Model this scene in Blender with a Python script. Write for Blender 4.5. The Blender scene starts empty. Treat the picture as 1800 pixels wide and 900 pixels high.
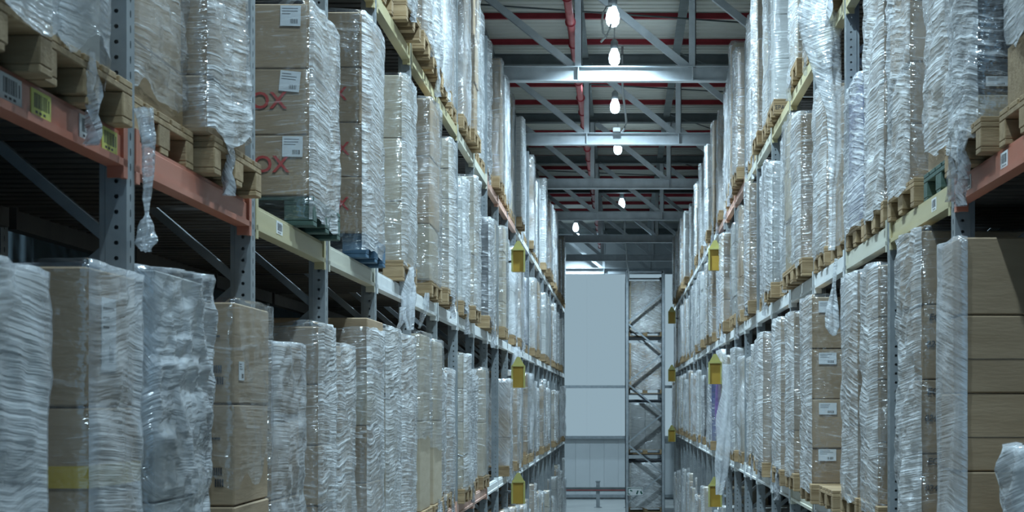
import bpy, math, random
from mathutils import Vector, noise, Matrix

# ------------------------------------------------------------------ camera, world, exposure
SC = bpy.context.scene
COL = SC.collection
CH = 3.3                      # camera height above the floor
FPX = 3000.0                  # focal length in pixels of the 1800 px frame
VPX, VPY = 1092.0, 712.0      # vanishing point of the aisle in the frame

cam_d = bpy.data.cameras.new('camera')
cam_d.sensor_width = 36.0
cam_d.lens = 36.0 * FPX / 1800.0
cam_d.shift_x = -(VPX - 900.0) / 1800.0
cam_d.shift_y = (VPY - 450.0) / 1800.0
cam_d.clip_end = 300
cam_d.dof.use_dof = True
cam_d.dof.focus_distance = 14.0
cam_d.dof.aperture_fstop = 9.0
cam = bpy.data.objects.new('camera', cam_d)
cam.location = (0, 0, CH)
cam.rotation_euler = (math.pi / 2, 0, 0)
COL.objects.link(cam)
SC.camera = cam

world = bpy.data.worlds.new('world')
SC.world = world
world.use_nodes = True
bg = world.node_tree.nodes['Background']
bg.inputs['Color'].default_value = (0.36, 0.68, 1.0, 1)
bg.inputs['Strength'].default_value = 0.95

LAMP_STRENGTH = 14.0
SPOT_WATTS = 1150.0
LAMP_COLOR = (0.60, 0.84, 1.0, 1)
GLAZE_COLOR = (0.55, 0.78, 0.92, 1)
GLAZE_STRENGTH = 0.50

SC.view_settings.view_transform = 'Standard'
SC.view_settings.look = 'None'
SC.view_settings.gamma = 1.0
SC.view_settings.exposure = 0.0
SC.view_settings.use_curve_mapping = False
SC.cycles.max_bounces = 5
SC.cycles.diffuse_bounces = 3
SC.cycles.glossy_bounces = 2
SC.cycles.transparent_max_bounces = 10
SC.cycles.use_adaptive_sampling = True
SC.cycles.adaptive_threshold = 0.03
SC.cycles.caustics_reflective = False
SC.cycles.caustics_refractive = False
SC.cycles.sample_clamp_indirect = 2.0

RND = random.Random(7)

# ------------------------------------------------------------------ materials
def new_mat(name):
    m = bpy.data.materials.new(name)
    m.use_nodes = True
    nt = m.node_tree
    for n in list(nt.nodes):
        nt.nodes.remove(n)
    out = nt.nodes.new('ShaderNodeOutputMaterial')
    return m, nt, out

def N(nt, t, **kw):
    n = nt.nodes.new(t)
    for k, v in kw.items():
        if k in n.inputs:
            n.inputs[k].default_value = v
        else:
            setattr(n, k, v)
    return n

def noisy(nt, coord, scale, detail=3.0, stretch=(1, 1, 1), rot=(0, 0, 0)):
    mp = N(nt, 'ShaderNodeMapping')
    mp.inputs['Scale'].default_value = stretch
    mp.inputs['Rotation'].default_value = rot
    nt.links.new(coord, mp.inputs['Vector'])
    no = N(nt, 'ShaderNodeTexNoise')
    no.inputs['Scale'].default_value = scale
    no.inputs['Detail'].default_value = detail
    nt.links.new(mp.outputs[0], no.inputs['Vector'])
    return no.outputs['Fac']

def ramp(nt, fac, lo, hi, a=0.0, b=1.0):
    r = N(nt, 'ShaderNodeMapRange')
    r.inputs['From Min'].default_value = lo
    r.inputs['From Max'].default_value = hi
    r.inputs['To Min'].default_value = a
    r.inputs['To Max'].default_value = b
    nt.links.new(fac, r.inputs['Value'])
    return r.outputs[0]

def mixcol(nt, fac, a, b):
    m = N(nt, 'ShaderNodeMix', data_type='RGBA')
    if isinstance(fac, float):
        m.inputs[0].default_value = fac
    else:
        nt.links.new(fac, m.inputs[0])
    for i, c in ((6, a), (7, b)):
        if isinstance(c, tuple):
            m.inputs[i].default_value = c
        else:
            nt.links.new(c, m.inputs[i])
    return m.outputs[2]

def rnd_coord(nt, kind='Object'):
    tc = N(nt, 'ShaderNodeTexCoord')
    oi = N(nt, 'ShaderNodeObjectInfo')
    ad = N(nt, 'ShaderNodeVectorMath', operation='MULTIPLY_ADD')
    cb = N(nt, 'ShaderNodeCombineXYZ')
    for i in range(3):
        nt.links.new(oi.outputs['Random'], cb.inputs[i])
    nt.links.new(cb.outputs[0], ad.inputs[0])
    ad.inputs[1].default_value = (37.0, 91.0, 53.0)
    nt.links.new(tc.outputs[kind], ad.inputs[2])
    return ad.outputs[0], oi.outputs['Random']

def surf_mat(name, c1, c2, rough=0.6, metal=0.0, scale=6.0, stretch=(1, 1, 1), bump=0.1, vary=0.0, spec=0.4):
    m, nt, out = new_mat(name)
    co, rnd = rnd_coord(nt)
    f = ramp(nt, noisy(nt, co, scale, 4.0, stretch), 0.3, 0.7)
    col = mixcol(nt, f, (*c1, 1), (*c2, 1))
    if vary:
        hs = N(nt, 'ShaderNodeHueSaturation')
        nt.links.new(col, hs.inputs['Color'])
        nt.links.new(ramp(nt, rnd, 0, 1, 1 - vary, 1 + vary * 0.6), hs.inputs['Value'])
        col = hs.outputs[0]
    p = N(nt, 'ShaderNodeBsdfPrincipled')
    nt.links.new(col, p.inputs['Base Color'])
    p.inputs['Roughness'].default_value = rough
    p.inputs['Metallic'].default_value = metal
    p.inputs['Specular IOR Level'].default_value = spec
    if bump:
        b = N(nt, 'ShaderNodeBump')
        b.inputs['Strength'].default_value = bump
        b.inputs['Distance'].default_value = 0.01
        nt.links.new(noisy(nt, co, scale * 5, 3.0, stretch), b.inputs['Height'])
        nt.links.new(b.outputs[0], p.inputs['Normal'])
    nt.links.new(p.outputs[0], out.inputs['Surface'])
    return m

def emit_mat(name, col, strength):
    m, nt, out = new_mat(name)
    e = N(nt, 'ShaderNodeEmission')
    e.inputs['Color'].default_value = col
    e.inputs['Strength'].default_value = strength
    nt.links.new(e.outputs[0], out.inputs['Surface'])
    return m

def tilted(nt, co, rot, scale, sc, detail):
    """noise drawn out along a tilted direction: turn first, stretch after"""
    m1 = N(nt, 'ShaderNodeMapping')
    m1.inputs['Rotation'].default_value = rot
    nt.links.new(co, m1.inputs['Vector'])
    m2 = N(nt, 'ShaderNodeMapping')
    m2.inputs['Scale'].default_value = scale
    nt.links.new(m1.outputs[0], m2.inputs['Vector'])
    no = N(nt, 'ShaderNodeTexNoise')
    no.inputs['Scale'].default_value = sc
    no.inputs['Detail'].default_value = detail
    nt.links.new(m2.outputs[0], no.inputs['Vector'])
    return no.outputs['Fac']

def film_mat(name, tint, lo, hi, tilt=0.35, rough=0.2, bump=0.6, crumple=22.0, cut=(0.50, 0.66), w_streak=0.6, fres=1.2, gloss=0.95):
    """stretch film: clear plastic, milky where it is doubled and creased, its glints painted into the streaks"""
    m, nt, out = new_mat(name)
    co, rnd = rnd_coord(nt)
    s1 = tilted(nt, co, (tilt * 0.18, tilt * 0.7, 0), (5, 1.8, 72), 1.0, 3.0)
    s2 = tilted(nt, co, (-tilt * 0.4, -tilt * 1.2, 0), (6, 2.4, 46), 1.0, 3.0)
    big = noisy(nt, co, 2.3, 3.0)
    sel = ramp(nt, noisy(nt, co, 1.7, 1.0), 0.45, 0.55)
    mx = N(nt, 'ShaderNodeMix')
    nt.links.new(sel, mx.inputs[0])
    nt.links.new(s1, mx.inputs[2])
    nt.links.new(s2, mx.inputs[3])
    crum = noisy(nt, co, crumple, 2.0, (1, 0.45, 1))
    add = N(nt, 'ShaderNodeMath', operation='MULTIPLY_ADD')
    nt.links.new(mx.outputs[0], add.inputs[0])
    add.inputs[1].default_value = 1.6
    nt.links.new(crum, add.inputs[2])
    b = N(nt, 'ShaderNodeBump')
    b.inputs['Strength'].default_value = bump
    b.inputs['Distance'].default_value = 0.014
    nt.links.new(add.outputs[0], b.inputs['Height'])
    streak = ramp(nt, mx.outputs[0], cut[0], cut[1], 0.0, 1.0)  # white streaks: creases, and glints painted in as milk
    patch = ramp(nt, big, 0.36, 0.66, 0.0, 1.0)
    sp_ = N(nt, 'ShaderNodeMath', operation='MULTIPLY_ADD')
    nt.links.new(streak, sp_.inputs[0])
    sp_.inputs[1].default_value = w_streak
    pm = N(nt, 'ShaderNodeMath', operation='MULTIPLY')
    nt.links.new(patch, pm.inputs[0])
    pm.inputs[1].default_value = 1.0 - w_streak
    nt.links.new(pm.outputs[0], sp_.inputs[2])
    milk = ramp(nt, sp_.outputs[0], 0.0, 1.0, lo, hi)
    tr = N(nt, 'ShaderNodeBsdfTransparent')
    tr.inputs['Color'].default_value = (0.96, 0.97, 0.98, 1)
    di = N(nt, 'ShaderNodeBsdfDiffuse')
    di.inputs['Color'].default_value = (*tint, 1)
    nt.links.new(b.outputs[0], di.inputs['Normal'])
    m1 = N(nt, 'ShaderNodeMixShader')
    nt.links.new(milk, m1.inputs[0])
    nt.links.new(tr.outputs[0], m1.inputs[1])
    nt.links.new(di.outputs[0], m1.inputs[2])
    gl = N(nt, 'ShaderNodeBsdfGlossy')
    gl.inputs['Roughness'].default_value = rough
    gl.inputs['Color'].default_value = (gloss, gloss, gloss, 1)
    nt.links.new(b.outputs[0], gl.inputs['Normal'])
    lw = N(nt, 'ShaderNodeLayerWeight')              # thin sheet: same reflection from both sides (Schlick)
    lw.inputs['Blend'].default_value = 0.5
    nt.links.new(b.outputs[0], lw.inputs['Normal'])
    pw_ = N(nt, 'ShaderNodeMath', operation='POWER')
    nt.links.new(lw.outputs['Facing'], pw_.inputs[0])
    pw_.inputs[1].default_value = 4.0
    fm = N(nt, 'ShaderNodeMath', operation='MULTIPLY_ADD')
    fm.use_clamp = True
    nt.links.new(pw_.outputs[0], fm.inputs[0])
    fm.inputs[1].default_value = 0.5
    fm.inputs[2].default_value = 0.05 * fres
    m2 = N(nt, 'ShaderNodeMixShader')
    nt.links.new(fm.outputs[0], m2.inputs[0])
    nt.links.new(m1.outputs[0], m2.inputs[1])
    nt.links.new(gl.outputs[0], m2.inputs[2])
    nt.links.new(m2.outputs[0], out.inputs['Surface'])
    return m

M = {}
M['carton'] = surf_mat('cardboard', (0.34, 0.235, 0.14), (0.41, 0.29, 0.18), 0.75, 0, 3.0, (1, 1, 6), 0.12, 0.16)
M['carton_pale'] = surf_mat('cardboard_pale', (0.42, 0.34, 0.24), (0.48, 0.40, 0.29), 0.75, 0, 3.0, (1, 1, 6), 0.12, 0.14)
M['carton_dark'] = surf_mat('cardboard_dark', (0.25, 0.165, 0.08), (0.31, 0.205, 0.11), 0.75, 0, 3.0, (1, 1, 6), 0.12, 0.14)
M['carton_grey'] = surf_mat('goods_grey', (0.30, 0.29, 0.27), (0.40, 0.39, 0.36), 0.7, 0, 4.0, (1, 1, 5), 0.15, 0.2)
M['carton_white'] = surf_mat('goods_white', (0.58, 0.57, 0.54), (0.66, 0.65, 0.62), 0.7, 0, 4.0, (1, 1, 4), 0.1, 0.1)
M['goods_blue'] = surf_mat('goods_blue', (0.02, 0.035, 0.16), (0.03, 0.06, 0.24), 0.5, 0, 4.0, (1, 1, 3), 0.1, 0.1)
M['goods_black'] = surf_mat('goods_black', (0.012, 0.014, 0.018), (0.03, 0.033, 0.04), 0.35, 0, 4.0, (1, 1, 8), 0.5, 0.1)
M['wood'] = surf_mat('pallet_wood', (0.27, 0.175, 0.085), (0.42, 0.295, 0.165), 0.8, 0, 4.0, (1, 6, 6), 0.25, 0.22)
M['wood_green'] = surf_mat('pallet_wood_green', (0.05, 0.09, 0.075), (0.09, 0.14, 0.11), 0.8, 0, 4.0, (1, 6, 6), 0.25, 0.1)
M['wood_blue'] = surf_mat('pallet_wood_blue', (0.06, 0.12, 0.19), (0.09, 0.17, 0.25), 0.8, 0, 4.0, (1, 6, 6), 0.25, 0.1)
M['galv'] = surf_mat('galvanised_steel', (0.34, 0.37, 0.39), (0.47, 0.50, 0.52), 0.5, 0.35, 9.0, (1, 1, 1), 0.05, 0.05)
M['post'] = surf_mat('upright_steel', (0.22, 0.24, 0.25), (0.30, 0.32, 0.33), 0.5, 0.3, 9.0, (1, 1, 1), 0.05, 0.05)  # galvanised steel darkened to carry the shadow on the uprights
M['truss'] = surf_mat('truss_steel', (0.50, 0.53, 0.55), (0.62, 0.65, 0.67), 0.5, 0.15, 6.0, (1, 1, 1), 0.05, 0.05)
M['galv_beam'] = surf_mat('pale_beam_paint', (0.70, 0.71, 0.70), (0.80, 0.80, 0.78), 0.5, 0.0, 5.0, (1, 1, 1), 0.05, 0.06)
M['orange'] = surf_mat('orange_beam_paint', (0.46, 0.145, 0.085), (0.54, 0.22, 0.15), 0.45, 0, 3.0, (1, 0.4, 3), 0.05, 0.05)
M['orange_pale'] = surf_mat('faded_orange_paint', (0.55, 0.30, 0.22), (0.62, 0.40, 0.32), 0.5, 0, 3.0, (1, 0.4, 3), 0.05, 0.05)
M['yellow'] = surf_mat('yellow_beam_paint', (0.50, 0.42, 0.22), (0.55, 0.48, 0.30), 0.45, 0, 3.0, (1, 0.4, 3), 0.05, 0.05)
M['cream'] = surf_mat('cream_beam_paint', (0.56, 0.53, 0.42), (0.62, 0.60, 0.50), 0.45, 0, 3.0, (1, 0.4, 3), 0.05, 0.05)
M['sign_yellow'] = surf_mat('sign_yellow', (0.34, 0.20, 0.025), (0.40, 0.25, 0.035), 0.5, 0, 5.0, (1, 1, 1), 0.0)
M['hood_edge'] = surf_mat('hood_edge_yellow', (0.36, 0.33, 0.10), (0.42, 0.39, 0.14), 0.5, 0, 5.0, (1, 1, 1), 0.0)
M['deck'] = surf_mat('deck_steel', (0.06, 0.052, 0.048), (0.09, 0.078, 0.07), 0.6, 0.1, 5.0, (1, 1, 1), 0.05)
M['dark_steel'] = surf_mat('dark_roof_steel', (0.13, 0.15, 0.15), (0.19, 0.21, 0.21), 0.6, 0.1, 4.0)
M['red_steel'] = surf_mat('red_purlin_paint', (0.30, 0.02, 0.03), (0.38, 0.035, 0.05), 0.5, 0, 3.0)
M['pipe_red'] = surf_mat('red_pipe_paint', (0.40, 0.07, 0.07), (0.50, 0.14, 0.14), 0.4, 0, 4.0)
M['roof'] = surf_mat('roof_sheet_paint', (0.68, 0.67, 0.60), (0.74, 0.73, 0.66), 0.6, 0, 1.5)
M['wall'] = surf_mat('wall_panel_paint', (0.70, 0.72, 0.73), (0.76, 0.78, 0.79), 0.5, 0, 1.0)
M['shade_wall'] = surf_mat('side_wall_shade', (0.05, 0.075, 0.09), (0.07, 0.095, 0.11), 0.8, 0, 1.0)  # dark colour stands in for the shade behind the racks
M['floor'] = surf_mat('concrete_floor', (0.36, 0.36, 0.35), (0.46, 0.46, 0.44), 0.35, 0, 1.2, (1, 1, 1), 0.05)
M['white'] = surf_mat('label_paper', (0.74, 0.74, 0.73), (0.80, 0.80, 0.79), 0.6, 0, 8.0, (1, 1, 1), 0.0)
M['label_yellow'] = surf_mat('label_yellow_paper', (0.60, 0.60, 0.12), (0.68, 0.66, 0.18), 0.6, 0, 8.0, (1, 1, 1), 0.0)
M['ink'] = surf_mat('black_ink', (0.03, 0.03, 0.035), (0.06, 0.06, 0.065), 0.7, 0, 8.0, (1, 1, 1), 0.0)
M['pen'] = surf_mat('marker_ink', (0.035, 0.033, 0.035), (0.06, 0.055, 0.055), 0.7, 0, 8.0, (1, 1, 1), 0.0)
M['red_ink'] = surf_mat('red_ink', (0.45, 0.04, 0.03), (0.52, 0.06, 0.05), 0.7, 0, 8.0, (1, 1, 1), 0.0)
M['tape'] = surf_mat('parcel_tape', (0.42, 0.31, 0.18), (0.48, 0.36, 0.22), 0.25, 0, 8.0, (1, 1, 1), 0.0)
M['tape_yellow'] = surf_mat('yellow_tape', (0.55, 0.36, 0.03), (0.60, 0.42, 0.06), 0.3, 0, 8.0, (1, 1, 1), 0.0)
M['green'] = surf_mat('sign_green', (0.02, 0.10, 0.08), (0.03, 0.14, 0.10), 0.5, 0, 8.0, (1, 1, 1), 0.0)
M['purple'] = surf_mat('purple_film', (0.16, 0.10, 0.26), (0.24, 0.17, 0.34), 0.3, 0, 4.0, (1, 1, 4), 0.4)
M['cable'] = surf_mat('white_cable', (0.60, 0.62, 0.62), (0.68, 0.70, 0.70), 0.5, 0, 8.0, (1, 1, 1), 0.0)
M['cable_green'] = surf_mat('green_cable', (0.05, 0.30, 0.22), (0.08, 0.36, 0.28), 0.5, 0, 8.0, (1, 1, 1), 0.0)
M['bulb'] = emit_mat('lamp_bulb', LAMP_COLOR, LAMP_STRENGTH)
M['glaze'] = emit_mat('daylight_panel', GLAZE_COLOR, GLAZE_STRENGTH)
M['film'] = film_mat('stretch_film', (0.96, 0.97, 0.98), 0.18, 1.0, tilt=0.35, rough=0.11, bump=0.8, w_streak=0.6, fres=2.6)
M['film_thin'] = film_mat('stretch_film_thin', (0.95, 0.96, 0.97), 0.02, 0.70, tilt=0.12, rough=0.12, bump=0.6, cut=(0.56, 0.74), w_streak=0.75, fres=2.2)
M['film_clear'] = film_mat('stretch_film_clear', (0.95, 0.96, 0.97), 0.0, 0.40, tilt=0.12, rough=0.10, bump=0.5, cut=(0.60, 0.76), w_streak=0.85, fres=1.8)
M['film_cloudy'] = film_mat('stretch_film_cloudy', (0.90, 0.92, 0.95), 0.22, 0.62, tilt=0.4, rough=0.14, bump=0.4, crumple=9.0, w_streak=0.15, fres=2.2)
M['film_milky'] = film_mat('stretch_film_milky', (0.90, 0.92, 0.95), 0.10, 0.72, tilt=0.7, rough=0.12, bump=0.6, crumple=16.0, cut=(0.44, 0.70), w_streak=0.22, fres=2.4)
M['film_black'] = film_mat('stretch_film_black', (0.02, 0.022, 0.028), 0.55, 0.95, tilt=0.1)

# ------------------------------------------------------------------ mesh helpers
class MB:
    def __init__(self):
        self.v = []
        self.f = []

    def add(self, vs, fs):
        o = len(self.v)
        self.v += vs
        self.f += [tuple(i + o for i in f) for f in fs]
        return self

    def box(self, x0, x1, y0, y1, z0, z1):
        vs = [(x, y, z) for z in (z0, z1) for y in (y0, y1) for x in (x0, x1)]
        fs = [(0, 2, 3, 1), (4, 5, 7, 6), (0, 1, 5, 4), (2, 6, 7, 3), (0, 4, 6, 2), (1, 3, 7, 5)]
        return self.add(vs, fs)

    def bar(self, p, q, w, h, up=(0, 0, 1)):
        p, q = Vector(p), Vector(q)
        d = (q - p).normalized()
        u = Vector(up)
        s = d.cross(u)
        if s.length < 1e-4:
            s = d.cross(Vector((1, 0, 0)))
        s.normalize()
        u = s.cross(d)
        s *= w / 2
        u *= h / 2
        vs = [tuple(c + a * s + b * u) for c in (p, q) for a, b in ((-1, -1), (1, -1), (1, 1), (-1, 1))]
        fs = [(0, 1, 2, 3), (7, 6, 5, 4), (0, 4, 5, 1), (1, 5, 6, 2), (2, 6, 7, 3), (3, 7, 4, 0)]
        return self.add(vs, fs)

    def tube(self, pts, r, n=8, caps=True):
        pts = [Vector(p) for p in pts]
        rs = r if isinstance(r, (list, tuple)) else [r] * len(pts)
        vs, fs = [], []
        for i, p in enumerate(pts):
            d = (pts[min(i + 1, len(pts) - 1)] - pts[max(i - 1, 0)]).normalized()
            a = Vector((0, 0, 1)) if abs(d.z) < 0.9 else Vector((1, 0, 0))
            s = d.cross(a).normalized()
            u = s.cross(d)
            for k in range(n):
                t = 2 * math.pi * k / n
                vs.append(tuple(p + rs[i] * (math.cos(t) * s + math.sin(t) * u)))
        for i in range(len(pts) - 1):
            for k in range(n):
                fs.append((i * n + k, i * n + (k + 1) % n, (i + 1) * n + (k + 1) % n, (i + 1) * n + k))
        if caps:
            fs.append(tuple(reversed(range(n))))
            fs.append(tuple((len(pts) - 1) * n + k for k in range(n)))
        return self.add(vs, fs)

    def lathe(self, prof, c=(0, 0, 0), n=16):
        vs, fs = [], []
        for r, z in prof:
            for k in range(n):
                t = 2 * math.pi * k / n
                vs.append((c[0] + r * math.cos(t), c[1] + r * math.sin(t), c[2] + z))
        for i in range(len(prof) - 1):
            for k in range(n):
                fs.append((i * n + k, i * n + (k + 1) % n, (i + 1) * n + (k + 1) % n, (i + 1) * n + k))
        return self.add(vs, fs)

    def chamfer(self, sx, sy, sz, b, c=(0, 0, 0)):
        """box with chamfered edges, centred on x and y, standing on z = c.z"""
        hx, hy, hz = sx / 2, sy / 2, sz / 2
        vs, idx = [], {}
        for X in (-1, 1):
            for Y in (-1, 1):
                for Z in (-1, 1):
                    for ax in range(3):
                        p = [X * hx, Y * hy, Z * hz]
                        for k in range(3):
                            if k != ax:
                                p[k] -= (X, Y, Z)[k] * b
                        idx[(X, Y, Z, ax)] = len(vs)
                        vs.append((p[0] + c[0], p[1] + c[1], p[2] + hz + c[2]))
        fs = []
        for ax in range(3):
            o = [k for k in range(3) if k != ax]
            for s in (-1, 1):
                q = []
                for a, bb in ((-1, -1), (1, -1), (1, 1), (-1, 1)):
                    t = [0, 0, 0]
                    t[ax], t[o[0]], t[o[1]] = s, a, bb
                    q.append(idx[(*t, ax)])
                fs.append(tuple(q if (s == 1) != (ax == 1) else reversed(q)))
        for ax in range(3):          # edges parallel to ax
            o = [k for k in range(3) if k != ax]
            for a in (-1, 1):
                for bb in (-1, 1):
                    t0 = [0, 0, 0]; t0[ax] = -1; t0[o[0]] = a; t0[o[1]] = bb
                    t1 = list(t0); t1[ax] = 1
                    q = [idx[(*t0, o[0])], idx[(*t1, o[0])], idx[(*t1, o[1])], idx[(*t0, o[1])]]
                    fs.append(tuple(q))
        for X in (-1, 1):
            for Y in (-1, 1):
                for Z in (-1, 1):
                    fs.append(tuple(idx[(X, Y, Z, k)] for k in range(3)))
        return self.add(vs, fs)

    def mesh(self, name, mat=None, smooth=False):
        me = bpy.data.meshes.new(name)
        me.from_pydata(self.v, [], self.f)
        if mat:
            me.materials.append(mat)
        if smooth:
            me.polygons.foreach_set('use_smooth', [True] * len(me.polygons))
        me.update()
        return me

    def obj(self, name, mat, parent=None, loc=(0, 0, 0), smooth=False):
        return link(name, self.mesh(name, mat, smooth), parent, loc)

def link(name, me, parent=None, loc=(0, 0, 0), rot=None):
    o = bpy.data.objects.new(name, me)
    COL.objects.link(o)
    o.location = loc
    if rot:
        o.rotation_euler = rot
    if parent:
        o.parent = parent
    return o

def tag(o, label=None, cat=None, group=None, kind=None):
    if label: o['label'] = label
    if cat: o['category'] = cat
    if group: o['group'] = group
    if kind: o['kind'] = kind
    return o

def empty(name, loc=(0, 0, 0)):
    o = bpy.data.objects.new(name, None)
    o.empty_display_size = 0.1
    COL.objects.link(o)
    o.location = loc
    return o

def text(name, body, size, mat, parent, loc, rot, extrude=0.0008, bold=0.0, shear=0.0):
    c = bpy.data.curves.new(name, 'FONT')
    c.body = body
    c.size = size
    c.extrude = extrude
    c.offset = bold
    c.shear = shear
    c.align_x = 'CENTER'
    c.align_y = 'CENTER'
    c.resolution_u = 3
    c.materials.append(mat)
    tmp = bpy.data.objects.new('tmp', c)
    me = bpy.data.meshes.new_from_object(tmp)
    bpy.data.objects.remove(tmp)
    return link(name, me, parent, loc, rot)

ORD = ['first', 'second', 'third', 'fourth', 'fifth', 'sixth', 'seventh', 'eighth', 'ninth', 'tenth', 'eleventh',
       'twelfth', 'thirteenth', 'fourteenth', 'fifteenth', 'sixteenth', 'seventeenth', 'eighteenth', 'nineteenth',
       'twentieth', 'twenty-first', 'twenty-second', 'twenty-third', 'twenty-fourth', 'twenty-fifth', 'twenty-sixth']

# ------------------------------------------------------------------ the setting
Y_WALL = 59.8
X_SIDE = 3.6
BACK = -3.0
fl = MB().box(-X_SIDE, X_SIDE, BACK, Y_WALL, -0.2, 0).obj('floor', M['floor'])
tag(fl, 'grey concrete warehouse floor between the racks', kind='structure')

rz = CH + 6.36
mb = MB()
vs, fs = [], []
pitch, y = 0.26, BACK
ring = []
while y < Y_WALL:
    ring += [(y, rz), (y + pitch * 0.62, rz), (y + pitch * 0.72, rz + 0.035), (y + pitch * 0.90, rz + 0.035)]
    y += pitch
for (yy, zz) in ring:
    vs += [(-X_SIDE, yy, zz), (X_SIDE, yy, zz)]
for i in range(len(ring) - 1):
    fs.append((2 * i, 2 * i + 1, 2 * i + 3, 2 * i + 2))
mb.add(vs, fs)
mb.box(-X_SIDE, X_SIDE, BACK, Y_WALL, rz + 0.05, rz + 0.15)
ceiling = mb.obj('ceiling', M['roof'])
tag(ceiling, 'ribbed cream roof sheeting above the aisle', kind='structure')
for i in range(17):                                   # red purlins across the aisle
    yy = 27.7 + 1.97 * (i - 2)
    if yy > Y_WALL - 0.5: break
    b = MB()
    b.box(-X_SIDE, X_SIDE, yy - 0.03, yy + 0.03, rz - 0.085, rz - 0.005)
    b.box(-X_SIDE, X_SIDE, yy - 0.05, yy + 0.03, rz - 0.095, rz - 0.085)
    b.obj('roof_purlin', M['red_steel'], ceiling)
for xx in (-2.27, -0.64, 0.95, 2.55):            # dark rafters along the aisle
    b = MB()
    b.box(xx - 0.02, xx + 0.02, 8, Y_WALL, rz - 0.30, rz - 0.10)
    b.box(xx - 0.07, xx + 0.07, 8, Y_WALL, rz - 0.315, rz - 0.30)
    b.obj('rafter', M['dark_steel'], ceiling)
for i, yy in enumerate((25.0, 30.9, 37.0, 43.1)):       # tie rods of the wind bracing
    MB().tube([(-4, yy, rz - 0.36), (4, yy + 2.4, rz - 0.36)], 0.014, 6).obj('bracing_rod', M['dark_steel'], ceiling, smooth=True)
    MB().tube([(1.0, yy - 2.0, rz - 0.40), (4, yy + 3.8, rz - 0.40)], 0.010, 6).obj('bracing_rod', M['dark_steel'], ceiling, smooth=True)

for nm, sx in (('wall_left', -1), ('wall_right', 1)):  # added side walls, their dark colour replaces the shade behind the racks
    w = MB().box(sx * X_SIDE - 0.1, sx * X_SIDE + 0.1, BACK, Y_WALL, 0, rz + 0.1).obj(nm, M['shade_wall'])
    tag(w, 'added wall behind the %s rack, coloured dark in place of shade' % nm[5:], kind='structure')

for nm, x0, x1 in (('wall_back_left', -X_SIDE, -2.0), ('wall_back_right', 2.0, X_SIDE)):  # unseen walls added to keep world light off the rack interior
    w = MB().box(x0, x1, BACK - 0.1, BACK, 0, rz + 0.1).obj(nm, M['shade_wall'])
    tag(w, 'added light-blocking wall behind the camera, ' + nm[10:], kind='structure')

# far wall: opaque ribbed panels below, translucent daylight panels above
wf = empty('wall_far', (0, Y_WALL, 0))
tag(wf, 'white panelled end wall of the warehouse', kind='structure')
zg = [CH - 3.18, CH - 1.13, CH + 0.64, CH + 4.66]
pw = 0.5
for i in range(int(2 * X_SIDE / pw)):
    x0 = -X_SIDE + i * pw
    MB().chamfer(pw - 0.004, 0.12, zg[1], 0.003, (x0 + pw / 2, 0.06, 0)).obj('wall_panel', M['wall'], wf)
MB().box(-X_SIDE, X_SIDE, 0.13, 0.2, 0, rz).obj('backing_sheet', M['wall'], wf)  # added behind the panels to stop light leaking through their gaps
MB().box(-X_SIDE, X_SIDE, 0, 0.12, zg[3] + 0.1, rz).obj('wall_panel', M['wall'], wf)
for i, z in enumerate(zg):
    b = MB()
    b.box(-X_SIDE, X_SIDE, -0.10, 0.0, z - 0.05, z + 0.05)
    b.box(-X_SIDE, X_SIDE, -0.11, -0.095, z - 0.05, z - 0.02)
    b.obj('girt', M['galv'], wf)
for wi, (z0, z1) in enumerate(((zg[1] + 0.05, zg[2] - 0.05), (zg[2] + 0.05, zg[3] - 0.05))):
    w = empty('window_%d' % (wi + 1), (0, Y_WALL, 0))
    tag(w, ('bright lower' if wi == 0 else 'tall bright upper') + ' daylight glazing band in the end wall', kind='structure')
    for i in range(6):
        x0 = -X_SIDE + i * 1.2
        MB().chamfer(1.196, 0.05, z1 - z0, 0.004, (x0 + 0.6, 0.04, z0)).obj('pane', M['glaze'], w)

# ------------------------------------------------------------------ roof trusses
TR_Y = [24.0, 29.85, 35.9, 42.0, 47.8, 53.9, 59.3]
PW = 1.60
for ti, ty in enumerate(TR_Y):
    t = empty('roof_truss', (0, ty, CH + 4.65))
    tag(t, '%s galvanised lattice roof truss from the camera, crossing above the aisle' % ORD[ti], 'roof truss', 'roof trusses above the aisle')
    b = MB()                                             # bottom chord: I-section lying across
    b.box(-3.45, 3.45, -0.012, 0.012, -0.09, 0.09)
    b.box(-3.45, 3.45, -0.08, 0.08, 0.09, 0.105)
    b.box(-3.45, 3.45, -0.08, 0.08, -0.105, -0.09)
    b.obj('bottom_chord', M['truss'], t)
    b = MB()
    b.box(-3.45, 3.45, -0.012, 0.012, 1.30, 1.46)
    b.box(-3.45, 3.45, -0.10, 0.10, 1.46, 1.475)
    b.box(-3.45, 3.45, -0.10, 0.10, 1.285, 1.30)
    b.obj('top_chord', M['dark_steel'], t)
    for k in range(-1, 3):
        x = -0.60 + k * PW
        b = MB()
        b.box(x - 0.05, x + 0.05, -0.05, -0.038, 0.09, 1.3)
        b.box(x + 0.038, x + 0.05, -0.05, 0.05, 0.09, 1.3)
        b.obj('vertical', M['truss'], t)
        MB().box(x - 0.008, x + 0.008, -0.09, -0.012, -0.09, 0.09).obj('stiffener', M['truss'], t)
        if True:
            MB().bar((x - 0.06, 0.03, 0.10), (x - PW + 0.06, 0.03, 1.29), 0.10, 0.085, (0, 1, 0)).obj('diagonal', M['truss'], t)

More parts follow.
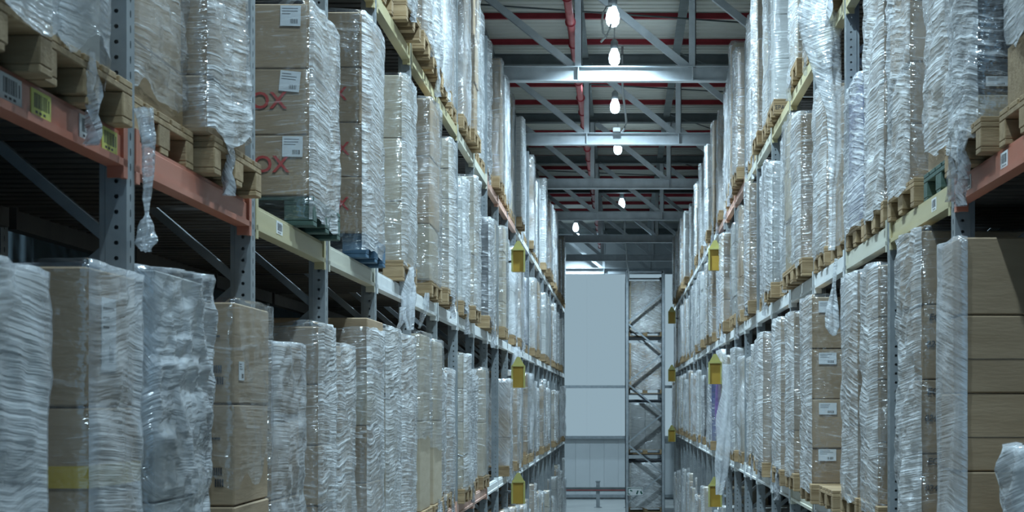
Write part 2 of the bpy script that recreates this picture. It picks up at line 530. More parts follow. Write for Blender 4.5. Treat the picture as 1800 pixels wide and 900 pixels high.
# ------------------------------------------------------------------ sprinkler pipe, cables
sp = empty('sprinkler_pipe', (-0.70, 8, CH + 5.28))
tag(sp, 'red sprinkler pipe running along the aisle below the roof', 'pipe')
MB().tube([(0, 0, 0), (0, 49, 0)], 0.055, 14).obj('pipe', M['pipe_red'], sp, smooth=True)
for i in range(34):
    y = 1.0 + i * 1.45
    MB().tube([(0, y, 0), (0, y + 0.05, 0)], 0.075, 14).obj('coupling', M['red_steel'], sp, smooth=True)
MB().tube([(-0.05, 27, 0), (-2.2, 20, -0.5)], 0.012, 6).obj('branch_rod', M['pipe_red'], sp, smooth=True)

# ------------------------------------------------------------------ lamps along the aisle
LAMP_H = 5.75
seen = [(1077, 30), (1080, 101), (1081, 187), (1086, 261), (1093, 358)]
lamps, LAMPS = [], []
for (px, py) in seen:
    yy = FPX * (LAMP_H - (0.45 if py == 30 else 0.0)) / (VPY - py)
    lamps.append(((px - VPX) * yy / FPX, yy, True))
for yy in (18.6, 14.3, 10.0, 5.7, 1.4):
    lamps.append((-0.1, yy, False))
for px, py in ((1012, 400), (1015, 418)):
    yy = FPX * LAMP_H / (VPY - py)
    lamps.append(((px - VPX) * yy / FPX, yy, True))
for i, (lx, ly, vis) in enumerate(lamps):
    lz = CH + LAMP_H - (0.45 if i == 0 else 0.0)
    la = empty('pendant_lamp', (lx, ly, lz))
    if i < 5:
        lab = '%s glowing pendant lamp from the camera in the aisle line' % ORD[i]
    elif vis:
        lab = 'glowing pendant lamp left of the aisle line, %s the end wall' % ('before' if ly < 57 else 'right against')
    else:
        lab = 'pendant lamp above the frame, %s nearer than the visible ones' % ORD[i - 5]
    tag(la, lab, 'lamp', 'pendant lamps above the aisle')
    LAMPS.append(la)
    bl = MB().lathe([(0.001, -0.14), (0.05, -0.128), (0.082, -0.09), (0.094, -0.02), (0.085, 0.05), (0.06, 0.11), (0.05, 0.14)], n=14)
    bl.obj('bulb', M['bulb'], la, smooth=True)
    MB().lathe([(0.05, 0.14), (0.062, 0.15), (0.062, 0.26), (0.03, 0.30), (0.001, 0.31)], n=12).obj('socket', M['galv'], la, smooth=True)
    ld_ = bpy.data.lights.new('lamp_light', 'SPOT')       # the lamp throws most of its light down
    ld_.energy = SPOT_WATTS * (0.9 if ly > 50 else 1.5 if ly > 27 else 1.45 if ly > 8 else 0.85 if ly > 4 else 0.5)   # made-up outputs, set to even the brightness along the aisle
    ld_.color = LAMP_COLOR[:3]
    ld_.spot_size = math.radians(140)
    ld_.spot_blend = 1.0
    ld_.shadow_soft_size = 0.06
    lo_ = bpy.data.objects.new('lamp_light', ld_)
    COL.objects.link(lo_)
    lo_.parent = la
    lo_.location = (0, 0, -0.21)
    MB().tube([(0, 0, 0.30), (0, 0, rz - lz - 0.02)], 0.012, 6).obj('cord', M['cable'], la)

def pix(px, py, y):
    return ((px - VPX) * y / FPX, y, CH + (VPY - py) * y / FPX)

def cable(name, pts, y, r, mat, label, lamp=None):
    ps = [pix(a, b, y) for a, b in pts]
    if lamp:                                             # a loose end of that lamp's own cable
        ps = [tuple(Vector(q) - lamp.location) for q in ps]
        return MB().tube(ps, r, 6).obj(name, mat, lamp, smooth=True)
    tag(MB().tube(ps, r, 6).obj(name, mat, smooth=True), label, 'cable')
L0_ = LAMPS[0]
cable('loose_cable', [(1076, 10), (1066, 12), (1060, 22), (1058, 40), (1060, 58), (1065, 66), (1072, 50), (1074, 42)], 22.8, 0.016, M['cable'], None, L0_)
cable('loose_cable', [(1056, 74), (1064, 65), (1068, 60)], 22.8, 0.016, M['cable'], None, L0_)
cable('hanging_conduit', [(1094, 82), (1094, 145), (1095, 165), (1099, 195), (1101, 215), (1097, 228), (1092, 233.5)], 29.8, 0.022, M['cable'], 'white conduit curving down to the second truss')
cable('green_cable', [(1090, 233.5), (1100, 233), (1118, 233), (1140, 233.3), (1160, 233.4)], 29.84, 0.014, M['cable_green'], 'thin green cable lying on the second truss chord')
cable('far_conduit', [(1098, 348), (1098, 415), (1101, 440), (1102, 462), (1105, 478), (1105, 492)], 51.9, 0.03, M['cable'], 'white conduit dropping to the far rack frame')
p = pix(1084, 236, 29.7)
jb = MB().chamfer(0.13, 0.10, 0.07, 0.008).obj('junction_box', M['cable'], loc=(p[0], p[1], CH + 4.755))
tag(jb, 'small white junction box on the second truss chord', 'junction box')

# ------------------------------------------------------------------ pallet racks
BAY = 1.85
XL, XR = 1.60, 1.493
LEV = {'left': [-0.97, 0.88, 2.72], 'right': [-0.72, 1.01, 2.74]}
Y0 = {'left': 5.61, 'right': 7.72}         # far edge of the upright at index 0
NB = {'left': (-1, 22), 'right': (-1, 21)}  # first and last bay index
FD = 1.08                                   # frame depth
POST_H = CH + 4.42

def post_mesh(hgt):
    """open C-section upright with its rows of holes; web to +x (aisle), flanges to -x"""
    b = MB()
    w, d, cell = 0.09, 0.088, 0.05
    n = int(hgt / cell)
    def holed(org, ua, ub, wa, hole_a, hole_b, ctr):
        """strip of cells along z with one octagonal hole each; ua = across, origin org"""
        org, ua = Vector(org), Vector(ua)
        for i in range(n):
            z = i * cell
            cz = z + cell / 2
            outer = [(0, z), (ctr, z), (wa, z), (wa, cz), (wa, z + cell), (ctr, z + cell), (0, z + cell), (0, cz)]
            inner = []
            for k in range(8):
                t = math.radians(-135 + 45 * k)
                inner.append((ctr + hole_a * math.cos(t), cz + hole_b * math.sin(t)))
            vs = [tuple(org + ua * a + Vector((0, 0, c))) for a, c in outer + inner]
            b.add(vs, [(k, (k + 1) % 8, 8 + (k + 1) % 8, 8 + k) for k in range(8)])
    holed((0, -w, 0), (0, 1, 0), None, w, 0.006, 0.014, w * 0.5)          # web towards the aisle
    holed((-d, -w, 0), (1, 0, 0), None, d, 0.0075, 0.0075, d * 0.62)         # flange towards the camera
    holed((-d, 0, 0), (1, 0, 0), None, d, 0.0075, 0.0075, d * 0.62)
    H = n * cell
    for y in (-w, 0):                                                     # return lips
        s = 1 if y < 0 else -1
        b.add([(-d, y, 0), (-d, y + s * 0.022, 0), (-d, y + s * 0.022, H), (-d, y, H)], [(0, 1, 2, 3)])
        b.add([(-d * 0.78, y, 0), (-d * 0.78, y - s * 0.004, 0), (-d * 0.78, y - s * 0.004, H), (-d * 0.78, y, H)], [(0, 1, 2, 3)])
    b.box(-d - 0.02, 0.02, -w - 0.03, 0.03, 0, 0.008)
    return b

POST = post_mesh(POST_H).mesh('upright_post', M['post'])
POST_R = post_mesh(POST_H)
POST_R.v = [(-x, y, z) for x, y, z in POST_R.v]
POST_R = POST_R.mesh('upright_post', M['post'])

def brace_bars(s):
    """braces between the front and the rear upright; s = +1 when the rear lies at +x"""
    res = []
    z, k = 0.25, 0
    while z + 0.9 < POST_H:
        a, c = (0.08 * s, FD * s)
        if k % 2: a, c = c, a
        res.append(((a, -0.045, z), (c, -0.045, z + 0.85)))
        z += 0.9
        k += 1
    res.append(((0.08 * s, -0.045, POST_H - 0.15), (FD * s, -0.045, POST_H - 0.15)))
    res.append(((0.08 * s, -0.045, 0.18), (FD * s, -0.045, 0.18)))
    return res

def beam_mesh(length, mat, s):
    """stepped box beam along y; s = direction of the aisle"""
    b = MB()
    prof = [(0, 0), (0, -0.012), (0.006, -0.016), (0.006, -0.085), (0.016, -0.089), (0.016, -0.112), (-0.045, -0.112), (-0.045, 0)]
    prof = [(-0.012 + x, z) for x, z in prof]
    vs = []
    for y in (0, length):
        vs += [(s * x, y, z) for x, z in prof]
    n = len(prof)
    fs = [(k, (k + 1) % n, n + (k + 1) % n, n + k) for k in range(n)]
    fs += [tuple(range(n)), tuple(range(2 * n - 1, n - 1, -1))]
    return b.add(vs, fs).mesh('beam', mat)

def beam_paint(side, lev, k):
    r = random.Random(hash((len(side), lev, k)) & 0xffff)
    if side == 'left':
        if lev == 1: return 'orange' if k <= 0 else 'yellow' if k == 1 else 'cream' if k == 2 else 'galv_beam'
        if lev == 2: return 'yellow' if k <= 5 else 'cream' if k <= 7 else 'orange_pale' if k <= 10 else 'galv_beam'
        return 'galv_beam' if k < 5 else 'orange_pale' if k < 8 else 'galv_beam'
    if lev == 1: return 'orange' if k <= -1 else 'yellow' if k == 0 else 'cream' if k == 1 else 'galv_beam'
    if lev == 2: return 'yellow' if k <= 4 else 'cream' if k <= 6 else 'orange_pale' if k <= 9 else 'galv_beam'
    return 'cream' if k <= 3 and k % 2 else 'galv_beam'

BEAMS = {}
CONN = MB().box(-0.012, 0.004, -0.045, 0.0, -0.15, 0.03)
CONN.box(-0.05, 0.0, -0.045, -0.035, -0.15, 0.03)
SLAT = MB().chamfer(FD - 0.06, 0.088, 0.022, 0.004).mesh('slat', M['deck'])
racks = {}
for side, s, X in (('left', -1, XL), ('right', 1, XR)):
    rk = empty('pallet_rack', (s * X, 0, 0))
    racks[side] = rk
    tag(rk, 'long galvanised pallet rack with painted beams along the %s of the aisle' % side, 'pallet rack', 'pallet racks')
    k0, k1 = NB[side]
    bars = brace_bars(s)
    far_brace = None
    for k in range(k0, k1 + 2):
        yk = Y0[side] + BAY * k
        fr = empty('upright_frame', (0, yk, 0))
        fr.parent = rk
        link('upright_post', POST if s < 0 else POST_R, fr)
        link('upright_post', POST if s < 0 else POST_R, fr, (s * (FD), 0, 0))
        if k <= 8:
            for (a, c) in bars:
                MB().bar(a, c, 0.035, 0.05, (0, 1, 0)).obj('brace', M['post'], fr)
        else:
            if far_brace is None:
                far_brace = MB()
                for (a, c) in bars:
                    far_brace.bar(a, c, 0.035, 0.05, (0, 1, 0))
                far_brace = far_brace.mesh('bracing', M['post'])
            tag(link('bracing', far_brace, fr), kind='stuff')
    rest = MB()
    for k in range(k0, k1 + 1):
        ya = Y0[side] + BAY * k
        L = BAY - 0.09
        for lev in range(3):
            z = CH + LEV[side][lev]
            pm = beam_paint(side, lev, k)
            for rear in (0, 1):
                pm = pm if not rear else 'deck'  # rear beams take the dark deck colour in place of shade
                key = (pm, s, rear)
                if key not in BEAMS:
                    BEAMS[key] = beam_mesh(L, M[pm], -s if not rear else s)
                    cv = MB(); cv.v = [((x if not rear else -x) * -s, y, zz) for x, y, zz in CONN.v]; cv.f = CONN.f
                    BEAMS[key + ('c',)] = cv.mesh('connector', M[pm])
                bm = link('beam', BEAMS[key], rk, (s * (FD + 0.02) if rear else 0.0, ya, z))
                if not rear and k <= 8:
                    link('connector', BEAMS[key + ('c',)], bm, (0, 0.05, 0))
                    link('connector', BEAMS[key + ('c',)], bm, (0, L, 0))
            near = (lev == 1 and k <= (5 if side == 'left' else 1)) or (lev == 2 and 2 <= k <= 5)
            for q in range(13):
                yq = ya + 0.07 + q * 0.135
                if near:
                    link('slat', SLAT, rk, (s * (0.05 + FD / 2), yq, z - 0.03))
                elif lev or k > 7:
                    rest.chamfer(FD - 0.06, 0.088, 0.022, 0.004, (s * (0.05 + FD / 2), yq, z - 0.03))
    tag(rest.obj('deck_slats', M['deck'], rk), kind='stuff')

# beam labels on the nearest beams
def beam_label(side, y, z, w, h, mat, nm='barcode_label'):
    s = -1 if side == 'left' else 1
    X = XL if side == 'left' else XR
    x = -s * 0.0005 - 0.0
    lab = MB().box(-0.001, 0.001, -w / 2, w / 2, -h / 2, h / 2).obj(nm, mat, racks[side], (-s * -0.0047, y, z))
    r = random.Random(int(y * 1000))
    b = MB()
    t = -w * 0.36
    while t < w * 0.3:
        a = r.uniform(0.003, 0.008)
        b.box(-0.0014, 0.0014, t, t + a, -h * 0.22, h * 0.36)
        t += a + r.uniform(0.003, 0.007)
    b.box(-0.0014, 0.0014, w * 0.36, w * 0.41, -h * 0.2, h * 0.3)
    for q in range(3):
        b.box(-0.0014, 0.0014, -w * 0.3 + q * 0.2 * w, -w * 0.18 + q * 0.2 * w, -h * 0.42, -h * 0.32)
    b.obj('barcode', M['pen'], lab)
for (px, mt) in ((22, 'white'), (75, 'label_yellow'), (157, 'white'), (195, 'label_yellow')):
    beam_label('left', XL * FPX / (VPX - px), CH + 0.88 - 0.050, 0.16, 0.070, M[mt])
beam_label('left', XL * FPX / (VPX - 493), CH + 0.88 - 0.05, 0.14, 0.06, M['white'])
for px in (1763, 1700, 1640):
    beam_label('right', XR * FPX / (px - VPX), CH + 1.01 - 0.05, 0.12, 0.062, M['white'])

# ------------------------------------------------------------------ pallets
PB = {}
def pallet_meshes(mat):
    if mat in PB: return PB[mat]
    m = M[mat]
    d = {}
    d['block'] = MB().chamfer(0.145, 0.10, 0.078, 0.004).mesh('block', m)
    d['block_mid'] = MB().chamfer(0.145, 0.145, 0.078, 0.004).mesh('block', m)
    d['bottom_board'] = MB().chamfer(1.2, 0.10, 0.022, 0.003).mesh('bottom_board', m)
    d['cross_board'] = MB().chamfer(0.145, 0.8, 0.022, 0.003).mesh('cross_board', m)
    d['top_board'] = MB().chamfer(1.2, 0.135, 0.022, 0.003).mesh('top_board', m)
    whole = MB()
    for (nm, loc) in pallet_layout():
        sz = {'block': (0.145, 0.10, 0.078), 'block_mid': (0.145, 0.145, 0.078), 'bottom_board': (1.2, 0.10, 0.022),
              'cross_board': (0.145, 0.8, 0.022), 'top_board': (1.2, 0.135, 0.022)}[nm]
        whole.chamfer(*sz, 0.003, loc)
    d['whole'] = whole.mesh('wooden_pallet', m)
    PB[mat] = d
    return d

def pallet_layout():
    r = []
    for y in (-0.35, 0, 0.35):
        r.append(('bottom_board', (0, y, 0)))
        for x in (-0.5275, 0, 0.5275):
            r.append(('block' if y else 'block_mid', (x, y, 0.022)))
    for x in (-0.5275, 0, 0.5275):
        r.append(('cross_board', (x, 0, 0.10)))
    for y in (-0.3325, -0.166, 0, 0.166, 0.3325):
        r.append(('top_board', (0, y, 0.122)))
    return r

def pallet(x, y, z, detailed, label, mat='wood', rot=0.0):
    d = pallet_meshes(mat)
    if detailed:
        o = empty('wooden_pallet', (x, y, z))
        for nm, loc in pallet_layout():
            link('block' if nm == 'block_mid' else nm, d[nm], o, loc)
    else:
        o = link('wooden_pallet', d['whole'], None, (x, y, z))
    o.rotation_euler = (0, 0, rot)
    tag(o, label, 'pallet', 'wooden pallets on the racks')
    return o

# ------------------------------------------------------------------ stretch-wrapped loads
def film_shell(hx, hy, z0, z1, a, res, amp, crease, seed, ragged, top_in=0.08, tuck=(), lean=0.0):
    """closed skirt of film around a block 2hx by 2hy, from z0 (ragged) to z1, folded in at the top.
    a = aisle direction on x (+1 / -1): the far side gets few points."""
    sx = Vector((seed * 3.7, seed * 1.3, seed * 2.1))
    ring = []                                   # (x, y, nx, ny, bulge)
    r = 0.02
    ny_ = max(4, int(2 * hy / res))
    nx_ = max(5, int(min(2 * hx, 0.6) / res))
    def line(x0, y0, x1, y1, nx, ny, n, even=True):
        for i in range(n):
            t = (i + 0.5) / n
            if not even: t = t ** 1.7 if even is None else t
            ring.append((x0 + (x1 - x0) * t, y0 + (y1 - y0) * t, nx, ny, math.sin(math.pi * t) ** 0.6))
    def corner(cx, cy, qx, qy):
        for i in range(2):
            ang = [math.atan2(qy[0], qx[0]), math.atan2(qy[1], qx[1])]
            d = ang[1] - ang[0]
            if d > math.pi: d -= 2 * math.pi
            if d < -math.pi: d += 2 * math.pi
            t = ang[0] + d * (i + 0.5) / 2
            ring.append((cx + r * math.cos(t), cy + r * math.sin(t), math.cos(t), math.sin(t), 0.12))
    # camera side (y = -hy) from far x to aisle x, aisle side, back side (y=+hy), wall side
    line(-a * hx, -hy, a * (hx - r), -hy, 0, -1, nx_)
    corner(a * (hx - r), -hy + r, (0, a), (-1, 0))
    line(a * hx, -hy + r, a * hx, hy - r, a, 0, ny_)
    corner(a * (hx - r), hy - r, (a, 0), (0, 1))
    line(a * (hx - r), hy, -a * hx, hy, 0, 1, max(4, nx_ // 2))
    line(-a * hx, hy, -a * hx, -hy, -a, 0, 3)
    n = len(ring)
    H = z1 - z0
    rows = max(6, int(H / res))
    vs, fs = [], []
    for j in range(rows + 1):
        v = j / rows
        for (x, y, nx, ny, bl) in ring:
            z = z0 + H * v
            p = Vector((x * 1.0, y * 1.0, z))
            if v < 0.25:                         # ragged lower hem
                z += (1 - v / 0.25) * ragged * (noise.noise(p * 5 + sx) + 0.3)
            if v > 0.8:
                z += (v - 0.8) / 0.2 * 0.012 * noise.noise(p * 6 + sx)
            lo = noise.noise(Vector((x * 1.5, y * 1.5, z * 1.7)) + sx)
            o = 0.006 + amp * bl * (0.45 + 0.9 * lo)
            q = Vector((x * 3 + z * 2.5, y * 3 + z * 2.5, z * 9)) + sx
            o += crease * (1 - 2 * abs(noise.noise(q))) * (0.4 + 0.6 * bl)
            q3 = Vector((x * 4 + z * 1.2, y * 5 + z * 3.0, z * 2.2 + x * 2)) - sx
            o += crease * 1.1 * (1 - 3 * abs(noise.noise(q3)))
            q2 = Vector((x * 11, y * 11, z * 7)) + sx
            o += crease * 0.6 * noise.noise(q2)
            if res < 0.03:
                q4 = Vector((x * 17 + z * 5, y * 17 - z * 4, z * 13)) + sx
                o += crease * 0.9 * (0.5 - 2 * abs(noise.noise(q4)))
            for tz in tuck:
                o -= 0.008 * math.exp(-((z - tz) / 0.03) ** 2)
            o = max(o, 0.004)
            if v < 0.06: o -= 0.004
            vs.append((x + nx * o + lean * z * a, y + ny * o, z))
    for j in range(rows):
        for i in range(n):
            fs.append((j * n + i, j * n + (i + 1) % n, (j + 1) * n + (i + 1) % n, (j + 1) * n + i))
    base = rows * n
    o = len(vs)
    for i, (x, y, nx, ny, bl) in enumerate(ring):      # fold over the top
        zz = vs[base + i][2] + 0.008 + 0.012 * noise.noise(Vector((x * 8, y * 8, 3)) + sx)
        sc = 1 - top_in / max(hx, hy)
        vs.append((vs[base + i][0] - nx * top_in * (0.7 + 0.5 * noise.noise(Vector((x * 5, y * 5, 9)) + sx)),
                   vs[base + i][1] - ny * top_in * (0.7 + 0.5 * noise.noise(Vector((x * 5, y * 5, 7)) + sx)), zz))
    for i in range(n):
        fs.append((base + i, base + (i + 1) % n, o + (i + 1) % n, o + i))
    b = MB()
    b.n, b.nx = n, nx_
    b.v, b.f = vs, (fs if a > 0 else [tuple(reversed(f)) for f in fs])   # normals outwards on both racks
    return b

def film_tail(a, hx, y, z, length, width, seed):
    """torn strip of film hanging down from the aisle face"""
    b = MB()
    vs, fs = [], []
    n = max(6, int(length / 0.03))
    for i in range(n + 1):
        t = i / n
        w = width * (1 - 0.55 * t) * (0.75 + 0.5 * noise.noise(Vector((seed, t * 4, 1))))
        sw = 0.03 * noise.noise(Vector((seed, t * 3, 5)))
        for k in range(5):
            u = k / 4 - 0.5
            vs.append((a * (hx + 0.014 + 0.022 * math.sin(k * 2.4 + t * 6 + seed) * (0.4 + t)), y + sw + u * w, z - length * t))
    for i in range(n):
        for k in range(4):
            fs.append((i * 5 + k, i * 5 + k + 1, i * 5 + 6 + k, i * 5 + 5 + k))
    b.v, b.f = vs, fs
    return b

CM = {}
def carton_mesh(sx, sy, sz, mat):
    key = (round(sx, 2), round(sy, 2), round(sz, 3), mat)
    if key not in CM:
        CM[key] = MB().chamfer(key[0], key[1], key[2], 0.006).mesh('carton', M[mat])
    return CM[key]

def shipping_label(parent, x, y, z, w, h, normal, seed=0, tilt=0.0):
    """white paper label; normal 'cam' (-y) or 'aisle+' / 'aisle-'"""
    rot = {'cam': (0, tilt, 0), 'a+': (0, 0, math.pi / 2), 'a-': (0, 0, -math.pi / 2)}[normal]
    b = MB().box(-w / 2, w / 2, -0.001, 0.001, -h / 2, h / 2)
    l = b.obj('shipping_label', M['white'], parent, (x, y, z))
    l.rotation_euler = rot
    b = MB()
    r = random.Random(seed)
    for q in range(3):
        b.box(-w * 0.42, -w * 0.42 + w * r.uniform(0.4, 0.8), -0.0016, 0, h * (0.34 - 0.13 * q), h * (0.37 - 0.13 * q))
    t = 0.0
    while t < w * 0.34:
        c = r.uniform(0.002, 0.005)
        b.box(t, t + c, -0.0016, 0, -h * 0.38, -h * 0.16)
        t += c + r.uniform(0.002, 0.004)
    pr = b.obj('print', M['pen'], parent, (x, y, z))
    pr.rotation_euler = rot
    return l

SEEDS = [0]
def load(side, lev, y0, y1, xf, layers, label, mat='carton', film='film', amp=0.014, crease=0.006, ragged=0.05,
         depth=1.1, film_z0=-0.06, film_z1=None, split=1, jit=0.012, res=None, base=None, tails=0, name='wrapped_pallet_load',
         pal='wood', pal_label=None, pal_y=None, detail=None, lean=0.0, side_film='film_thin'):
    SEEDS[0] += 1
    r = random.Random(SEEDS[0] * 13 + 5)
    s = -1 if side == 'left' else 1
    a = -s
    z = CH + LEV[side][lev] if base is None else base
    yc, wy = (y0 + y1) / 2, y1 - y0
    xc = s * (xf + depth / 2)
    near = yc < 17 if detail is None else detail
    if pal:
        k = math.floor((yc - Y0[side]) / BAY)             # keep the pallet between the uprights of its bay
        u = yc - Y0[side] - BAY * k
        pal_y = Y0[side] + BAY * k + (min(max(u, 0.41), 0.46) if u < 0.88 else min(max(u, 1.28), 1.345))
        pallet(s * (xf + 0.6 - 0.01), pal_y, z + 0.001, yc < 19, pal_label, pal, r.uniform(-0.012, 0.012))
        z += 0.1445
    ld = empty(name, (xc, yc, z + 0.001))
    tag(ld, label, 'pallet load', 'wrapped loads on the racks')
    hz, cartons, tucks = 0.0, [], []
    for li, h in enumerate(layers):
        mt = mat if isinstance(mat, str) else mat[li % len(mat)]
        w1 = wy / split
        for q in range(split):
            jx, jy = r.uniform(-jit, jit * 0.3), r.uniform(-jit, jit) * 0.3
            me = carton_mesh(depth - 0.01, w1 - 0.006, h - 0.004, mt)
            c = link('carton', me, ld, (jx * a, -wy / 2 + w1 * (q + 0.5) + jy, hz), (0, 0, r.uniform(-1, 1) * jit * 0.6))
            cartons.append(c)
        hz += h
        tucks.append(hz)
    if film:
        z1 = hz + 0.01 if film_z1 is None else film_z1
        rs = res or (0.028 if yc < 9.5 else 0.04 if yc < 14 else 0.06 if yc < 24 else 0.09)
        fb = film_shell(depth / 2 + 0.002, wy / 2 + 0.004, film_z0, z1, a, rs, amp, crease, SEEDS[0] * 0.77, ragged, tuck=tucks[:-1], lean=lean)
        fo = fb.obj('stretch_film', M[film], ld, smooth=True)
        if film in ('film', 'film_cloudy'):                       # clearer film on the ends; aisle face whitened for its grazing sheen
            fo.data.materials.append(M[side_film])
            ids = [1 if k % fb.n < fb.nx else 0 for k in range(len(fo.data.polygons))]
            fo.data.polygons.foreach_set('material_index', ids)
        for q in range(tails):
            film_tail(a, depth / 2, r.uniform(-wy * 0.4, wy * 0.4), r.uniform(0.0, 0.1), r.uniform(0.15, 0.38), r.uniform(0.08, 0.2), SEEDS[0] + q * 3.1
                      ).obj('film_tail', M['film_milky'], ld, smooth=True)
    return ld, cartons

LEVN = ['lower', 'middle', 'top']
def lab(look, side, lev, bay, place):
    bn = bay - NB[side][0]
    if lev == 'floor':
        return '%s on the floor, %s rack, %s bay, %s place' % (look, side, ORD[bn], place)
    return '%s, %s rack %s level, %s bay, %s place' % (look, side, LEVN[lev], ORD[bn], place)
def plab(side, lev, bay, place, look='wooden pallet under a load'):
    return lab(look, side, lev, bay, place)

DONE = set()
def near_load(side, lev, bay, place, y0, y1, xf, layers, look, **kw):
    DONE.add((side, lev, bay, place))
    return load(side, lev, y0, y1, xf, layers, lab(look, side, lev, bay, place), pal_label=plab(side, lev, bay, place, kw.pop('plook', 'wooden pallet under a load')), **kw)
def skip(side, lev, bay, place):
    DONE.add((side, lev, bay, place))

# ---- left rack, middle level
near_load('left', 1, -1, 'near', 3.90, 4.68, 1.55, [0.36, 0.36, 0.36], 'white film-wrapped load at left frame edge', mat='carton_grey', film='film_milky', amp=0.03, crease=0.012, film_z0=-0.03)
near_load('left', 1, -1, 'far', 4.72, 5.20, 1.57, [0.4, 0.4, 0.4], 'loosely wrapped white load beside first upright', mat='carton_grey', film='film_milky', amp=0.035, crease=0.012, ragged=0.15, film_z0=-0.02, tails=1)
near_load('left', 1, 0, 'near', 5.66, 6.34, 1.62, [0.2, 0.42, 0.42], 'brown carton load under glossy torn film', mat=['carton_dark', 'carton'], film='film_thin', amp=0.02, crease=0.010, ragged=0.08, film_z0=0.02, tails=0)
near_load('left', 1, 0, 'far', 6.42, 7.08, 1.55, [0.22, 0.32, 0.32, 0.3], 'tan cartons with loose white film flap', mat='carton', film='film', amp=0.02, crease=0.010, ragged=0.1, film_z0=0.0, tails=1)
near_load('right', 0, -1, 'near', 5.86, 6.15, 1.40, [0.20, 0.22], 'low lumpy load in bubbly white film', mat='carton_grey', film='film_milky', amp=0.03, crease=0.02)
skip('right', 2, 4, 'near')
skip('left', 1, 1, 'near')
ldD, cD = near_load('left', 1, 1, 'far', 8.36, 9.18, 1.52, [0.30, 0.325, 0.32], 'cartons with red crosses and white labels', mat='carton', film='film', amp=0.012, crease=0.006, ragged=0.04, film_z0=-0.13, side_film='film_clear', pal='wood_green', plook='green painted pallet')
skip('left', 1, 2, 'near')
ldE, cE = near_load('left', 1, 2, 'far', 10.12, 10.96, 1.53, [0.33, 0.325, 0.325, 0.33], 'four-high carton stack with red crosses', mat='carton', film='film', amp=0.012, crease=0.006, ragged=0.04, film_z0=-0.12, side_film='film_clear', pal='wood_blue', plook='blue painted pallet')
skip('left', 1, 3, 'near')
near_load('left', 1, 3, 'far', 12.1, 12.82, 1.55, [0.42, 0.45, 0.45], 'pale cartons in heavily creased film', mat='carton_pale', film='film', amp=0.02, crease=0.010, split=2)
skip('left', 1, 4, 'near')
near_load('left', 1, 4, 'far', 13.85, 14.6, 1.55, [0.45, 0.55, 0.47], 'brown cartons bulging out of line', mat=['carton_pale', 'carton', 'carton'], film='film_thin', amp=0.03, crease=0.010, jit=0.03)
# red marks, labels and barcodes on the camera side of the marked cartons
for (cs, hs, xs, yb, size, lb) in ((cD, [0.30, 0.325, 0.32], 0.150, 8.36, 0.115, True), (cE, [0.33, 0.325, 0.325, 0.33], 0.125, 10.12, 0.11, False)):
    for i, c in enumerate(cs):
        hx, hy = 0.55, (0.82 if lb else 0.84) / 2
        if not (lb and i == 2) and not (not lb and i == 3):
            text('red_cross_mark', 'OX', size, M['red_ink'], c, (hx - xs - 0.045, -hy - 0.001, hs[i] * 0.5), (math.pi / 2, 0, 0), bold=0.0015)
        if lb:
            shipping_label(c, hx - 0.09, -hy - 0.002, hs[i] * 0.80, 0.10, 0.10, 'cam', i, 0.1 if i == 1 else 0.02)

# ---- left rack, lower level
near_load('left', 0, -1, 'near', 3.92, 4.64, 1.56, [0.62, 0.56], 'milky film-wrapped load at left frame edge', mat='carton_grey', film='film_cloudy', amp=0.025, crease=0.006)
ldL1, cL1 = near_load('left', 0, -1, 'far', 5.0, 5.50, 1.55, [0.42, 0.40, 0.415], 'cartons with yellow tape under cloudy film', mat='carton', film='film_cloudy', amp=0.016, crease=0.006, side_film='film_clear')
near_load('left', 0, 0, 'near', 5.68, 6.36, 1.55, [0.5, 0.5, 0.28], 'tall blob of crumpled white film', mat='carton_grey', film='film_milky', amp=0.06, crease=0.013, res=0.018)
ldL3, cL3 = near_load('left', 0, 0, 'far', 6.66, 7.32, 1.50, [0.43, 0.40, 0.40], 'plain tan cartons with barcode prints', mat='carton', film='film_clear', amp=0.012, crease=0.006, film_z0=0.5, ragged=0.16)
near_load('left', 0, 1, 'near', 7.55, 8.24, 1.54, [0.40, 0.38, 0.32], 'cartons draped in loose cloudy film', mat='carton', film='film_cloudy', amp=0.045, crease=0.010, res=0.022)
near_load('left', 0, 1, 'far', 8.72, 9.2, 1.54, [0.31, 0.31, 0.31, 0.30], 'tan carton stack with film-wrapped corner', mat='carton', film='film', amp=0.012, crease=0.006)
near_load('left', 0, 2, 'near', 9.5, 10.1, 1.58, [0.42, 0.38, 0.36], 'low cartons tightly wrapped in rippled film', mat='carton', film='film', amp=0.012, crease=0.008)
near_load('left', 0, 2, 'far', 10.38, 11.05, 1.54, [0.35, 0.35, 0.35, 0.31], 'tall carton stack with bare top box', mat=['carton', 'carton', 'carton_pale'], film='film', amp=0.012, crease=0.007, film_z1=1.30)
near_load('left', 0, 3, 'near', 11.28, 11.95, 1.55, [0.45, 0.45, 0.44], 'white streaked film over cartons', mat='carton_pale', film='film', amp=0.015, crease=0.008)
near_load('left', 0, 3, 'far', 12.08, 12.85, 1.55, [0.45, 0.45, 0.42], 'densely rippled film over cartons', mat='carton', film='film', amp=0.015, crease=0.009)
near_load('left', 0, 4, 'near', 13.15, 13.85, 1.54, [0.70, 0.68], 'tall tan cartons with film above only', mat='carton_pale', film='film_thin', amp=0.01, crease=0.006, film_z0=0.55)
near_load('left', 0, 4, 'far', 14.1, 14.75, 1.54, [0.70, 0.66], 'tall tan cartons with knotted film tail', mat='carton_pale', film='film_thin', amp=0.012, crease=0.006, film_z0=0.45, tails=2)
c = cL1[1]
MB().box(0.36, 0.5515, -0.2515, 0.2515, 0.16, 0.225).obj('yellow_tape', M['tape_yellow'], c)
